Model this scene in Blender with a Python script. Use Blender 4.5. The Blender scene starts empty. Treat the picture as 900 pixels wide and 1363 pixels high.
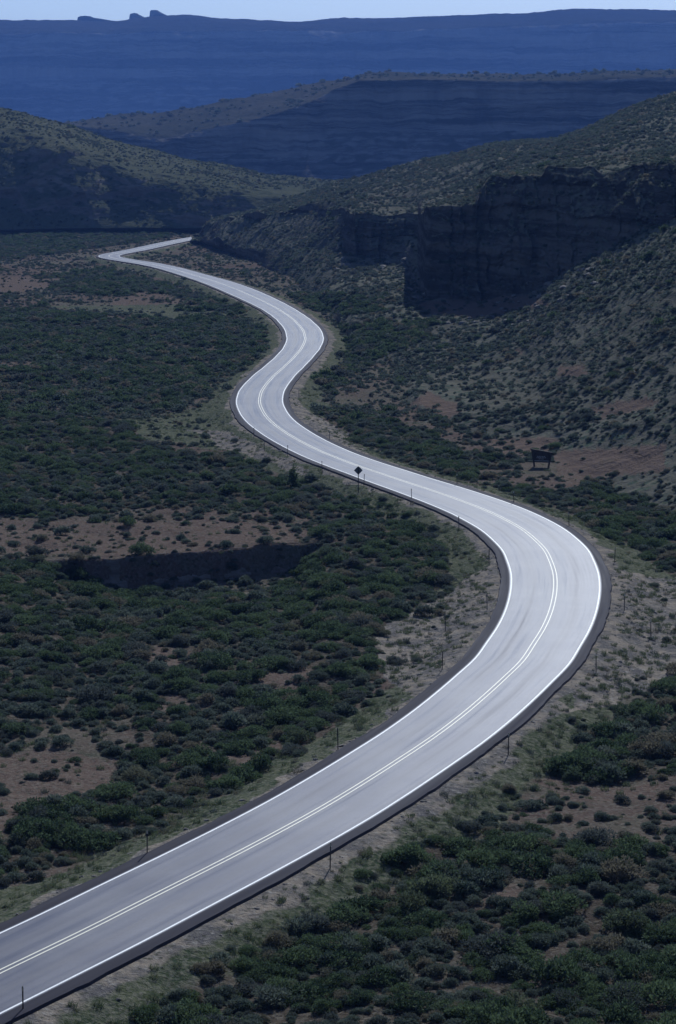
import bpy, bmesh, math, random
import numpy as np
from mathutils import Vector

# ------------------------------------------------------------------ basics
random.seed(7)
RNG = np.random.default_rng(11)
S = bpy.context.scene
COL = S.collection
CAM_H, FOCAL, CX, CY, HORIZON = 40.3, 3000.0, 450.0, 681.5, 180.0
PITCH = math.atan((CY - HORIZON) / FOCAL)
CP, SP = math.cos(PITCH), math.sin(PITCH)
SUN_EL, SUN_AZ = 37.0, 13.0            # degrees; azimuth to the right of the view


def ray(px, py):
    dx = (np.asarray(px, float) - CX) / FOCAL
    dy = (CY - np.asarray(py, float)) / FOCAL
    return dx, CP + dy * SP, -SP + dy * CP


def P(px, py, Y):
    """The world point at depth Y (metres ahead) seen at a measured spot."""
    x, y, z = ray(px, py)
    t = np.asarray(Y, float) / y
    return np.stack(np.broadcast_arrays(x * t, y * t, CAM_H + z * t), -1)


def flat(px, py, z=0.0):
    x, y, zz = ray(px, py)
    t = (z - CAM_H) / zz
    return np.stack([x * t, y * t], -1)


def to_px(p):
    """Inverse of P, for reading the measured land-cover map."""
    x, y, z = p[..., 0], p[..., 1], p[..., 2] - CAM_H
    d = np.maximum(y * CP - z * SP, 0.5)
    u = y * SP + z * CP
    return CX + FOCAL * x / d, CY - FOCAL * u / d, d


# ------------------------------------------------------------------ noise
def _hash(i, j, k):
    h = (i * 374761393 + j * 668265263 + k * 2147483647 * 3 + 1013904223) & 0xFFFFFFFF
    h = ((h ^ (h >> 13)) * 1274126177) & 0xFFFFFFFF
    h = (h ^ (h >> 16)) & 0xFFFFFFFF
    return h.astype(np.float64) / 4294967295.0


def noise(x, y, z=0.0):
    x, y, z = np.broadcast_arrays(np.asarray(x, float), np.asarray(y, float), np.asarray(z, float))
    xi, yi, zi = np.floor(x), np.floor(y), np.floor(z)
    fx, fy, fz = x - xi, y - yi, z - zi
    xi, yi, zi = xi.astype(np.int64), yi.astype(np.int64), zi.astype(np.int64)
    fx, fy, fz = (f * f * f * (f * (f * 6 - 15) + 10) for f in (fx, fy, fz))
    r = 0.0
    for a in (0, 1):
        for b in (0, 1):
            for c in (0, 1):
                w = (fx if a else 1 - fx) * (fy if b else 1 - fy) * (fz if c else 1 - fz)
                r = r + w * _hash(xi + a, yi + b, zi + c)
    return r * 2 - 1


def fbm(x, y, z=0.0, octaves=4, gain=0.5):
    r, a, n = 0.0, 1.0, 0.0
    for o in range(octaves):
        f = 2.03 ** o
        r = r + a * noise(np.asarray(x) * f + 17.3 * o, np.asarray(y) * f - 9.1 * o, np.asarray(z) * f + 5.7 * o)
        n += a
        a *= gain
    return r / n


def sstep(a, b, x):
    t = np.clip((x - a) / (b - a), 0, 1)
    return t * t * (3 - 2 * t)


# ------------------------------------------------------------------ mesh helpers
def link(name, mesh, mat=None, parent=None):
    o = bpy.data.objects.new(name, mesh)
    COL.objects.link(o)
    if mat is not None:
        mesh.materials.append(mat)
    if parent is not None:
        o.parent = parent
    return o


def mesh_from(name, verts, faces, smooth=False):
    """verts (n,3); faces (m,k) array with one face size."""
    me = bpy.data.meshes.new(name)
    verts = np.asarray(verts, np.float32)
    faces = np.asarray(faces, np.int32)
    n, k = faces.shape
    me.vertices.add(len(verts))
    me.vertices.foreach_set('co', verts.ravel())
    me.loops.add(n * k)
    me.loops.foreach_set('vertex_index', faces.ravel())
    me.polygons.add(n)
    me.polygons.foreach_set('loop_start', np.arange(0, n * k, k, dtype=np.int32))
    me.polygons.foreach_set('use_smooth', np.full(n, smooth, bool))
    me.update(calc_edges=True)
    return me


def grid_faces(nr, nc):
    i = np.arange(nr * nc).reshape(nr, nc)
    return np.stack([i[:-1, :-1], i[:-1, 1:], i[1:, 1:], i[1:, :-1]], -1).reshape(-1, 4)


def attr(me, name, values):
    a = me.attributes.new(name, 'FLOAT', 'POINT')
    a.data.foreach_set('value', np.asarray(values, np.float32).ravel())


def tag(o, label=None, cat=None, group=None, kind=None):
    for k, v in (('label', label), ('category', cat), ('group', group), ('kind', kind)):
        if v:
            o[k] = v
    return o


class MB:
    """Collects boxes and tubes, then links them as one mesh."""
    def __init__(self):
        self.v, self.f = [], []

    def box(self, x0, x1, y0, y1, z0, z1):
        b = len(self.v)
        self.v += [(x, y, z) for z in (z0, z1) for y in (y0, y1) for x in (x0, x1)]
        self.f += [tuple(b + i for i in q) for q in
                   ((0, 2, 3, 1), (4, 5, 7, 6), (0, 1, 5, 4), (2, 6, 7, 3), (0, 4, 6, 2), (1, 3, 7, 5))]
        return self

    def prism(self, pts, y0, y1):
        """outline pts (x,z), thickness y0..y1"""
        b, n = len(self.v), len(pts)
        self.v += [(x, y0, z) for x, z in pts] + [(x, y1, z) for x, z in pts]
        self.f.append(tuple(b + i for i in range(n)))
        self.f.append(tuple(b + n + i for i in reversed(range(n))))
        for i in range(n):
            j = (i + 1) % n
            self.f.append((b + i, b + n + i, b + n + j, b + j))
        return self

    def tube(self, p, q, r0, r1, n=8):
        p, q = Vector(p), Vector(q)
        d = (q - p).normalized()
        a = d.orthogonal().normalized()
        c = d.cross(a)
        b = len(self.v)
        for o, r in ((p, r0), (q, r1)):
            for i in range(n):
                t = 2 * math.pi * i / n
                self.v.append(tuple(o + a * math.cos(t) * r + c * math.sin(t) * r))
        self.f += [(b + i, b + (i + 1) % n, b + n + (i + 1) % n, b + n + i) for i in range(n)]
        self.f += [tuple(b + i for i in reversed(range(n))), tuple(b + n + i for i in range(n))]
        return self

    def build(self, name, mat, parent=None):
        me = bpy.data.meshes.new(name)
        me.from_pydata([tuple(v) for v in self.v], [], self.f)
        me.update()
        return link(name, me, mat, parent)


# ------------------------------------------------------------------ materials
class NT:
    def __init__(self, name):
        self.m = bpy.data.materials.new(name)
        self.m.use_nodes = True
        self.t = self.m.node_tree
        self.b = self.t.nodes['Principled BSDF']
        self.out = self.t.nodes['Material Output']

    def n(self, kind, **kw):
        nd = self.t.nodes.new(kind)
        for k, v in kw.items():
            setattr(nd, k, v)
        return nd

    def val(self, sock, v):
        if hasattr(v, 'is_output') or isinstance(v, bpy.types.NodeSocket):
            self.t.links.new(v, sock)
        else:
            sock.default_value = (*v, 1.0) if isinstance(v, tuple) and len(v) == 3 and sock.type == 'RGBA' else v

    def math(self, op, a, b=None, c=None, clamp=False):
        nd = self.n('ShaderNodeMath', operation=op, use_clamp=clamp)
        for i, v in enumerate((a, b, c)):
            if v is not None:
                self.val(nd.inputs[i], v)
        return nd.outputs[0]

    def mix(self, fac, a, b):
        nd = self.n('ShaderNodeMix', data_type='RGBA')
        self.val(nd.inputs['Factor'], fac)
        self.val(nd.inputs[6], a)
        self.val(nd.inputs[7], b)
        return nd.outputs[2]

    def ramp(self, x, lo, hi):
        nd = self.n('ShaderNodeMapRange', interpolation_type='SMOOTHSTEP')
        self.val(nd.inputs['Value'], x)
        nd.inputs['From Min'].default_value = lo
        nd.inputs['From Max'].default_value = hi
        return nd.outputs[0]

    def pos(self):
        return self.n('ShaderNodeNewGeometry').outputs['Position']

    def scaled(self, vec, s):
        nd = self.n('ShaderNodeVectorMath', operation='MULTIPLY')
        self.val(nd.inputs[0], vec)
        nd.inputs[1].default_value = s
        return nd.outputs[0]

    def noise(self, vec, scale, detail=4.0, rough=0.55):
        nd = self.n('ShaderNodeTexNoise')
        self.val(nd.inputs['Vector'], vec)
        nd.inputs['Scale'].default_value = scale
        nd.inputs['Detail'].default_value = detail
        nd.inputs['Roughness'].default_value = rough
        return nd.outputs[0]

    def voronoi(self, vec, scale):
        nd = self.n('ShaderNodeTexVoronoi')
        self.val(nd.inputs['Vector'], vec)
        nd.inputs['Scale'].default_value = scale
        return nd.outputs['Distance']

    def attr(self, name):
        return self.n('ShaderNodeAttribute', attribute_name=name).outputs['Fac']

    def bump(self, h, strength, dist):
        nd = self.n('ShaderNodeBump')
        nd.inputs['Strength'].default_value = strength
        nd.inputs['Distance'].default_value = dist
        self.val(nd.inputs['Height'], h)
        self.t.links.new(nd.outputs[0], self.b.inputs['Normal'])

    def set(self, **kw):
        for k, v in kw.items():
            self.val(self.b.inputs[k.replace('_', ' ')], v)
        return self.m


def mat_ground():
    w = NT('earth')
    p = w.pos()
    big, mid, fine = w.noise(p, 0.035, 5), w.noise(p, 0.22, 6, .6), w.noise(p, 2.6, 5, .65)
    soil = w.mix(w.ramp(big, .38, .62), (.100, .070, .060), (.106, .094, .074))
    soil = w.mix(w.ramp(mid, .5, .72), soil, (.072, .074, .052))
    red = w.mix(fine, (.090, .062, .052), (.145, .108, .088))
    soil = w.mix(w.math('MULTIPLY', w.attr('red'), .9), soil, red)
    litter = w.mix(fine, (.036, .034, .026), (.088, .068, .054))
    soil = w.mix(w.math('MULTIPLY', w.attr('thicket'), .85), soil, litter)
    grass = w.mix(w.ramp(mid, .35, .65), (.036, .052, .030), (.076, .086, .050))
    grass = w.mix(w.ramp(fine, .42, .7), grass, (.140, .140, .100))
    soil = w.mix(w.ramp(w.math('ADD', w.attr('grass'), w.math('MULTIPLY_ADD', mid, .9, -.45)), .3, .7), soil, grass)
    pale = w.mix(w.ramp(w.noise(p, .5, 5, .7), .4, .62), (.105, .098, .098), (.25, .21, .17))
    pale = w.mix(w.ramp(fine, .5, .75), pale, (.30, .28, .255))
    soil = w.mix(w.ramp(w.math('ADD', w.attr('gravel'), w.math('MULTIPLY_ADD', mid, .8, -.4)), .35, .65), soil, pale)
    speck = w.ramp(w.math('ADD', w.voronoi(p, 1.9), w.math('MULTIPLY_ADD', w.noise(p, .9, 4), .5, -.25)), .08, .36)
    soil = w.mix(w.math('MULTIPLY', w.math('SUBTRACT', 1.0, speck), .75), soil, (.036, .042, .028))
    peb = w.n('ShaderNodeTexVoronoi')
    w.val(peb.inputs['Vector'], p)
    peb.inputs['Scale'].default_value = 5.0
    soil = w.mix(w.math('MULTIPLY', w.ramp(peb.outputs['Color'], .35, .9), .4), soil, (.19, .175, .15))
    w.bump(w.math('ADD', fine, w.math('MULTIPLY', w.noise(p, 9, 3), .4)), .8, .25)
    return w.set(Base_Color=soil, Roughness=1.0, Specular_IOR_Level=0.0)


def mat_slope(name, soil_a, soil_b, sage, rock_a, rock_b, dots, strata, steep=(.45, .75)):
    """Hill sides: sage-covered soil where it lies flat, bedded rock where it is steep."""
    w = NT(name)
    p = w.pos()
    big, mid = w.noise(p, dots * .05, 5), w.noise(p, dots * .33, 6, .62)
    soil = w.mix(w.ramp(big, .38, .64), soil_a, soil_b)
    d = w.voronoi(p, dots)
    dens = w.ramp(w.noise(p, dots * .12, 5, .6), .35, .6)
    dot = w.math('MULTIPLY', w.math('SUBTRACT', 1.0, w.ramp(d, .22, .5)), w.math('MULTIPLY_ADD', dens, .75, .2))
    cover = w.mix(w.ramp(mid, .35, .7), sage, tuple(c * 1.7 for c in sage))
    soil = w.mix(dot, soil, cover)
    wob = w.n('ShaderNodeVectorMath', operation='ADD')
    w.val(wob.inputs[0], w.scaled(p, (.035, .035, 1.0)))
    cw = w.n('ShaderNodeCombineXYZ')
    w.val(cw.inputs[2], w.math('MULTIPLY', w.noise(p, strata * .35, 4, .6), .9 / strata))
    w.t.links.new(cw.outputs[0], wob.inputs[1])
    band = w.noise(wob.outputs[0], strata, 5, .75)
    rock = w.mix(w.ramp(band, .40, .60), rock_a, rock_b)
    rock = w.mix(w.math('MULTIPLY', w.ramp(w.noise(w.scaled(p, (1, 1, .12)), strata * .5, 5), .45, .75), .5), rock,
                 tuple(c * .55 for c in rock_a))
    g = w.n('ShaderNodeNewGeometry')
    soil = w.mix(w.math('MULTIPLY', w.attr('red'), .85), soil, w.mix(mid, (.092, .064, .055), (.148, .110, .090)))
    soil = w.mix(w.math('MULTIPLY', w.attr('thicket'), .7), soil, (.045, .048, .036))
    sx = w.n('ShaderNodeSeparateXYZ')
    w.t.links.new(g.outputs['Normal'], sx.inputs[0])
    up = w.math('ADD', sx.outputs[2], w.math('MULTIPLY_ADD', mid, .3, -.15))
    c = w.mix(w.ramp(up, *steep), rock, soil)
    w.bump(w.math('ADD', w.math('MULTIPLY', mid, 1.0), w.math('MULTIPLY', band, .5)), .7, 1.2 / dots)
    return w.set(Base_Color=c, Roughness=1.0, Specular_IOR_Level=0.0)


def mat_road():
    w = NT('asphalt')
    lat, along = w.attr('lat'), w.attr('along')
    half = w.attr('half')
    p = w.pos()
    cmb = w.n('ShaderNodeCombineXYZ')
    w.val(cmb.inputs[0], lat)
    w.val(cmb.inputs[1], w.math('MULTIPLY', along, .018))
    streak = w.noise(cmb.outputs[0], 2.2, 6, .65)
    patch = w.noise(p, .12, 5, .6)
    grain = w.noise(p, 14, 3, .7)
    a = w.math('ABSOLUTE', lat)
    lane = w.math('DIVIDE', a, half)                       # 0 centre line .. 1 edge line
    track = None
    for c0 in (.25, .75):
        t = w.math('DIVIDE', w.math('SUBTRACT', lane, c0), .13)
        t = w.math('POWER', 2.718, w.math('MULTIPLY', w.math('MULTIPLY', t, t), -1.0))
        track = t if track is None else w.math('ADD', track, t)
    oil = w.math('DIVIDE', w.math('SUBTRACT', lane, .5), .11)
    oil = w.math('POWER', 2.718, w.math('MULTIPLY', w.math('MULTIPLY', oil, oil), -1.0))
    base = w.mix(w.ramp(streak, .35, .65), (.040, .040, .060), (.066, .066, .090))
    base = w.mix(w.math('MULTIPLY', w.ramp(patch, .4, .65), .35), base, (.165, .160, .165))
    base = w.mix(w.math('MULTIPLY', oil, .26), base, (.055, .052, .058))
    base = w.mix(w.ramp(w.noise(p, 5.5, 4, .75), .48, .8), base, (.045, .045, .055))
    base = w.mix(w.math('MULTIPLY', w.ramp(grain, .45, .75), .5), base, (.04, .04, .05))
    shoulder = w.ramp(lane, 1.02, 1.06)
    base = w.mix(shoulder, base, w.mix(patch, (.026, .025, .034), (.045, .042, .052)))
    rough = w.math('SUBTRACT', ROAD_ROUGH, w.math('MULTIPLY', track, .07))
    rough = w.math('ADD', rough, w.math('MULTIPLY', oil, .03))
    rough = w.math('ADD', rough, w.math('MULTIPLY_ADD', streak, .56, -.28))
    rough = w.math('ADD', rough, w.math('MULTIPLY', shoulder, .25))
    spec = w.math('SUBTRACT', ROAD_SPEC, w.math('MULTIPLY', shoulder, ROAD_SPEC - .04))
    w.bump(grain, .35, .012)
    w.b.inputs['Specular Tint'].default_value = (.80, .81, 1.0, 1)
    return w.set(Base_Color=base, Roughness=rough, Specular_IOR_Level=spec, IOR=1.5)


ROAD_ROUGH, ROAD_SPEC = .50, .31


def mat_paint(name, a, b):
    w = NT(name)
    p = w.pos()
    wear = w.math('MULTIPLY', w.ramp(w.noise(p, 3.5, 6, .8), .52, .72), w.ramp(w.noise(p, .15, 4, .6), .3, .65))
    c = w.mix(w.math('MULTIPLY', wear, .7), w.mix(w.noise(p, 1.1, 4), a, b), (.10, .10, .12))
    return w.set(Base_Color=c, Roughness=.58, Specular_IOR_Level=.55)


def mat_simple(name, a, b, scale, rough=.8, spec=.3, metallic=0.0, bump=0.0):
    w = NT(name)
    c = w.noise(w.n('ShaderNodeTexCoord').outputs['Object'], scale, 5, .6)
    if bump:
        w.bump(c, bump, .02)
    return w.set(Base_Color=w.mix(w.ramp(c, .3, .7), a, b), Roughness=rough, Specular_IOR_Level=spec, Metallic=metallic)


def mat_leaf(name, a, b, c, translucent=.42):
    """Leaves: each bush takes its own tone between a and b, each sprig varies towards c."""
    w = NT(name)
    info = w.n('ShaderNodeObjectInfo')
    tone = w.mix(info.outputs['Random'], a, b)
    v = w.noise(w.n('ShaderNodeTexCoord').outputs['Object'], 3.2, 3, .7)
    tone = w.mix(w.ramp(v, .42, .72), tone, c)
    odd = w.math('FRACT', w.math('MULTIPLY', info.outputs['Random'], 7.31))
    tone = w.mix(w.ramp(odd, .88, .92), tone, (.135, .125, .092))
    tone = w.mix(w.math('SUBTRACT', 1.0, w.ramp(odd, .10, .14)), tone, (.070, .082, .074))
    w.set(Base_Color=tone, Roughness=.75, Specular_IOR_Level=.10)
    tr = w.n('ShaderNodeBsdfTranslucent')
    w.val(tr.inputs['Color'], tone)
    mx = w.n('ShaderNodeMixShader')
    mx.inputs[0].default_value = translucent
    w.t.links.new(w.b.outputs[0], mx.inputs[1])
    w.t.links.new(tr.outputs[0], mx.inputs[2])
    w.t.links.new(mx.outputs[0], w.out.inputs['Surface'])
    return w.m


M = {}
M['earth'] = mat_ground()
M['slope'] = mat_slope('sage_slope', (.094, .090, .074), (.125, .122, .098), (.046, .060, .044), (.036, .033, .032), (.105, .095, .088), .55, .42)
M['hill'] = mat_slope('grassy_hill', (.066, .072, .050), (.086, .090, .064), (.036, .045, .034), (.120, .105, .098), (.175, .155, .140), .34, .20, (.55, .85))
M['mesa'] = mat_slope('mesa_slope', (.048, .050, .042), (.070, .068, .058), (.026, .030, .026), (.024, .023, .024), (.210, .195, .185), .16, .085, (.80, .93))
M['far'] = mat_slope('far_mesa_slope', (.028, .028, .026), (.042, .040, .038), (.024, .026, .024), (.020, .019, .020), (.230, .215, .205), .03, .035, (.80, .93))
M['bank'] = mat_slope('eroded_bank', (.150, .110, .100), (.190, .160, .140), (.06, .06, .045), (.120, .098, .088), (.210, .180, .160), 1.2, 1.6)
M['asphalt'] = mat_road()
M['white'] = mat_paint('white_road_paint', (.62, .62, .62), (.80, .80, .80))
M['yellow'] = mat_paint('pale_yellow_road_paint', (.58, .55, .44), (.74, .70, .56))
M['sage'] = mat_leaf('sagebrush_leaves', (.030, .050, .040), (.098, .120, .096), (.150, .175, .145))
M['green'] = mat_leaf('greasewood_leaves', (.018, .036, .020), (.072, .106, .052), (.125, .175, .098))
M['dry'] = mat_leaf('dry_grass', (.038, .075, .030), (.090, .118, .056), (.20, .19, .135), .35)
M['wood'] = mat_simple('dark_wood', (.030, .024, .020), (.060, .048, .038), 3.0, .85, .2, 0, .4)
M['panel'] = mat_simple('weathered_board', (.24, .23, .22), (.34, .33, .31), 4.0, .8, .2)
M['metal'] = mat_simple('weathered_steel', (.035, .035, .035), (.075, .070, .065), 6.0, .7, .3, .3)
M['alu'] = mat_simple('sign_aluminium', (.10, .10, .11), (.16, .16, .17), 3.0, .6, .4, .4)
M['reflector'] = mat_simple('reflector', (.45, .40, .30), (.65, .62, .55), 8.0, .4, .5)
M['bark'] = mat_simple('bark', (.05, .04, .032), (.10, .08, .065), 5.0, .9, .2)
M['stone'] = mat_simple('stone', (.085, .078, .074), (.20, .18, .165), 2.0, .9, .2, 0, .5)

SUN_W, SUN_COL, SKY_W, EXPOSURE = 5.0, (.91, .965, 1.0), .115, -.20
HAZE_DENS, HAZE_COL = .95e-4, (.18, .38, .98)

ROAD = [(-127.6, 49.5, 3.44), (-121.7, 50.4, 3.44), (-115.8, 51.3, 3.44), (-109.8, 52.3, 3.44), (-103.9, 53.2, 3.44), (-98.0, 54.2, 3.44), (-92.1, 
55.2, 3.44), (-86.2, 56.3, 3.44), (-80.3, 57.4, 3.44), (-74.4, 58.7, 3.44), (-68.6, 60.2, 3.44), (-62.9, 62.0, 3.44), (-57.3, 64.1, 3.44), (-51.8, 
66.6, 3.44), (-46.6, 69.5, 3.44), (-41.7, 73.0, 3.44), (-37.1, 76.9, 3.44), (-33.0, 81.2, 3.44), (-29.2, 85.8, 3.44), (-25.6, 90.7, 3.44), (-22.3, 
95.7, 3.45), (-19.1, 100.7, 3.46), (-15.9, 105.9, 3.47), (-12.8, 111.0, 3.48), (-9.8, 116.2, 3.50), (-6.8, 121.4, 3.51), (-3.9, 126.6, 3.52), (-1.1, 
131.9, 3.53), (1.5, 137.3, 3.53), (4.0, 142.8, 3.54), (6.4, 148.3, 3.56), (8.6, 153.9, 3.58), (10.6, 159.5, 3.61), (12.5, 165.2, 3.64), (14.3, 170.9, 
3.68), (15.7, 176.8, 3.73), (17.0, 182.6, 3.78), (18.1, 188.5, 3.84), (19.0, 194.5, 3.91), (19.7, 200.4, 3.99), (20.2, 206.4, 4.06), (20.4, 212.4, 
4.14), (20.4, 218.4, 4.21), (19.9, 224.4, 4.27), (19.1, 230.3, 4.30), (17.8, 236.2, 4.31), (16.2, 241.9, 4.28), (14.2, 247.6, 4.21), (12.0, 253.2, 
4.11), (9.7, 258.7, 3.99), (7.3, 264.2, 3.86), (5.0, 269.8, 3.74), (2.7, 275.3, 3.63), (0.5, 280.9, 3.55), (-1.5, 286.5, 3.49), (-3.3, 292.3, 3.45), 
(-4.9, 298.0, 3.43), (-6.4, 303.9, 3.43), (-7.7, 309.7, 3.43), (-8.9, 315.6, 3.44), (-9.9, 321.5, 3.45), (-10.7, 327.5, 3.47), (-11.3, 333.4, 3.49), 
(-11.8, 339.4, 3.51), (-12.1, 345.4, 3.53), (-12.2, 351.4, 3.55), (-12.2, 357.4, 3.57), (-12.0, 363.4, 3.57), (-11.7, 369.4, 3.56), (-11.3, 375.4, 
3.54), (-10.9, 381.4, 3.51), (-10.4, 387.3, 3.48), (-9.8, 393.3, 3.46), (-9.3, 399.3, 3.44), (-8.8, 405.3, 3.43), (-8.3, 411.2, 3.42), (-7.9, 417.2, 
3.43), (-7.5, 423.2, 3.45), (-7.1, 429.2, 3.48), (-6.9, 435.2, 3.51), (-6.7, 441.2, 3.56), (-6.6, 447.2, 3.60), (-6.6, 453.2, 3.65), (-6.8, 459.2, 
3.68), (-7.0, 465.2, 3.71), (-7.3, 471.2, 3.72), (-7.7, 477.2, 3.73), (-8.2, 483.2, 3.72), (-8.8, 489.1, 3.71), (-9.4, 495.1, 3.70), (-10.0, 501.1, 
3.68), (-10.8, 507.0, 3.68), (-11.5, 513.0, 3.69), (-12.4, 518.9, 3.70), (-13.2, 524.8, 3.74), (-14.1, 530.8, 3.78), (-15.1, 536.7, 3.84), (-16.1, 
542.6, 3.91), (-17.1, 548.5, 3.98), (-18.2, 554.4, 4.05), (-19.3, 560.3, 4.12), (-20.4, 566.2, 4.19), (-21.5, 572.1, 4.25), (-22.7, 578.0, 4.29), 
(-23.8, 583.9, 4.33), (-25.0, 589.8, 4.35), (-26.2, 595.7, 4.36), (-27.4, 601.5, 4.35), (-28.7, 607.4, 4.33), (-30.0, 613.3, 4.29), (-31.3, 619.1, 
4.23), (-32.7, 624.9, 4.16), (-34.1, 630.8, 4.08), (-35.6, 636.6, 3.99), (-37.1, 642.4, 3.90), (-38.7, 648.2, 3.80), (-40.2, 654.0, 3.72), (-41.8, 
659.8, 3.64), (-43.4, 665.6, 3.58), (-44.9, 671.4, 3.52), (-46.5, 677.2, 3.48), (-48.1, 682.9, 3.45), (-49.7, 688.7, 3.43), (-51.3, 694.5, 3.42), 
(-53.2, 700.2, 3.41), (-55.0, 706.0, 3.40), (-57.0, 711.6, 3.40), (-59.1, 717.3, 3.40), (-61.4, 723.0, 3.40), (-63.8, 728.7, 3.40), (-66.4, 734.3, 
3.40), (-69.0, 740.0, 3.40), (-71.6, 745.7, 3.40), (-73.9, 751.5, 3.40), (-75.9, 757.4, 3.40), (-77.1, 763.3, 3.40), (-77.7, 769.2, 3.40), (-77.5, 
775.2, 3.40), (-76.9, 781.2, 3.40), (-75.7, 787.2, 3.40), (-74.7, 793.2, 3.40), (-73.4, 799.2, 3.40), (-72.3, 805.2, 3.40), (-71.4, 811.1, 3.40), 
(-70.5, 817.1, 3.40), (-69.7, 823.0, 3.40), (-68.8, 829.0, 3.40), (-68.0, 834.9, 3.40), (-67.2, 840.9, 3.40), (-66.4, 846.8, 3.40), (-65.5, 852.8, 
3.40), (-64.6, 858.7, 3.40), (-63.7, 864.6, 3.40), (-62.8, 870.5, 3.40), (-61.8, 876.5, 3.40), (-60.8, 882.4, 3.40), (-59.7, 888.3, 3.40), (-58.6, 
894.2, 3.40), (-57.5, 900.1, 3.40), (-56.3, 906.0, 3.40), (-55.1, 911.8, 3.40), (-53.8, 917.7, 3.40), (-52.5, 923.5, 3.40), (-51.1, 929.4, 3.40), 
(-49.6, 935.2, 3.40), (-48.1, 941.0, 3.40), (-46.5, 946.8, 3.40), (-44.8, 952.5, 3.40), (-43.0, 958.3, 3.40), (-41.2, 964.0, 3.40), (-39.4, 969.7, 
3.40), (-37.4, 975.4, 3.40), (-35.5, 981.1, 3.40), (-33.4, 986.7, 3.40), (-31.3, 992.3, 3.40), (-29.1, 997.9, 3.40), (-26.9, 1003.5, 3.40), (-24.6, 
1009.0, 3.40), (-22.3, 1014.6, 3.40), (-19.9, 1020.1, 3.40), (-17.5, 1025.5, 3.40), (-15.0, 1031.0, 3.40), (-12.4, 1036.4, 3.40), (-9.9, 1041.8, 
3.40), (-7.2, 1047.2, 3.40), (-4.6, 1052.6, 3.40), (-1.9, 1058.0, 3.40), (0.8, 1063.4, 3.40), (3.5, 1068.7, 3.40), (6.2, 1074.1, 3.40), (8.9, 1079.4, 
3.40), (11.6, 1084.8, 3.40), (14.4, 1090.1, 3.40), (17.1, 1095.5, 3.40), (19.8, 1100.8, 3.40), (22.5, 1106.1, 3.40), (25.3, 1111.5, 3.40), (28.0, 
1116.8, 3.40)]

# ------------------------------------------------------------------ the road
RD = np.array(ROAD)
RC, RHW = RD[:, :2], RD[:, 2]
SHOULDER = 1.0
_t = np.gradient(RC, axis=0)
RT = _t / np.linalg.norm(_t, axis=1)[:, None]
RN = np.stack([RT[:, 1], -RT[:, 0]], 1)
RS = np.r_[0, np.cumsum(np.linalg.norm(np.diff(RC, axis=0), axis=1))]


def road_lat(x, y):
    """signed distance from the centre line and half carriageway width, for arrays"""
    x, y = np.ravel(x).astype(float), np.ravel(y).astype(float)
    lat, hw = np.full(len(x), 1e3), np.full(len(x), 3.5)
    a, d = RC[:-1], np.diff(RC, axis=0)
    L2 = (d * d).sum(1)
    near = np.where((np.abs(x) < 190) & (y > 20) & (y < 1150))[0]
    for c0 in range(0, len(near), 20000):
        ix = near[c0:c0 + 20000]
        px, py = x[ix][:, None] - a[:, 0], y[ix][:, None] - a[:, 1]
        t = np.clip((px * d[:, 0] + py * d[:, 1]) / L2, 0, 1)
        ex, ey = px - t * d[:, 0], py - t * d[:, 1]
        q = ex * ex + ey * ey
        j = q.argmin(1)
        r = np.arange(len(ix))
        side = np.sign(d[j, 1] * ex[r, j] - d[j, 0] * ey[r, j])
        lat[ix] = side * np.sqrt(q[r, j])
        hw[ix] = RHW[j] + (RHW[j + 1] - RHW[j]) * t[r, j]
    return lat, hw


def fine_road(step=.8):
    s = np.arange(0, RS[-1], step)
    # Catmull-Rom through the surveyed centre line
    idx = np.clip(np.searchsorted(RS, s, 'right') - 1, 1, len(RS) - 3)
    u = ((s - RS[idx]) / (RS[idx + 1] - RS[idx]))[:, None]
    p0, p1, p2, p3 = RC[idx - 1], RC[idx], RC[idx + 1], RC[idx + 2]
    c = .5 * (2 * p1 + (p2 - p0) * u + (2 * p0 - 5 * p1 + 4 * p2 - p3) * u ** 2 + (3 * p1 - p0 - 3 * p2 + p3) * u ** 3)
    h = np.interp(s, RS, RHW)
    t = np.gradient(c, axis=0)
    t /= np.linalg.norm(t, axis=1)[:, None]
    return s, c, h, np.stack([t[:, 1], -t[:, 0]], 1)


def ribbon(name, mat, lats, zs, parent=None, mask=None):
    """lats: list of functions half-width array -> lateral offsets; zs heights."""
    s, c, h, n = fine_road()
    rows, la = [], []
    for f, z in zip(lats, zs):
        l = f(h, s)
        q = c + n * l[:, None]
        rows.append(np.stack([q[:, 0], q[:, 1], np.full(len(s), z)], 1))
        la.append(l)
    V = np.stack(rows, 1)
    me = mesh_from(name, V.reshape(-1, 3), grid_faces(len(s), len(lats))[:, ::-1], False)
    attr(me, 'lat', np.stack(la, 1))
    attr(me, 'along', np.repeat(s, len(lats)))
    attr(me, 'half', np.repeat(h, len(lats)))
    return link(name, me, mat, parent)


def edge_wobble(s, k):
    return .16 * fbm(s * .16, k * 9.1, 0, 3) + .12 * fbm(s * .9, k * 5.3, 2, 3)


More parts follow.
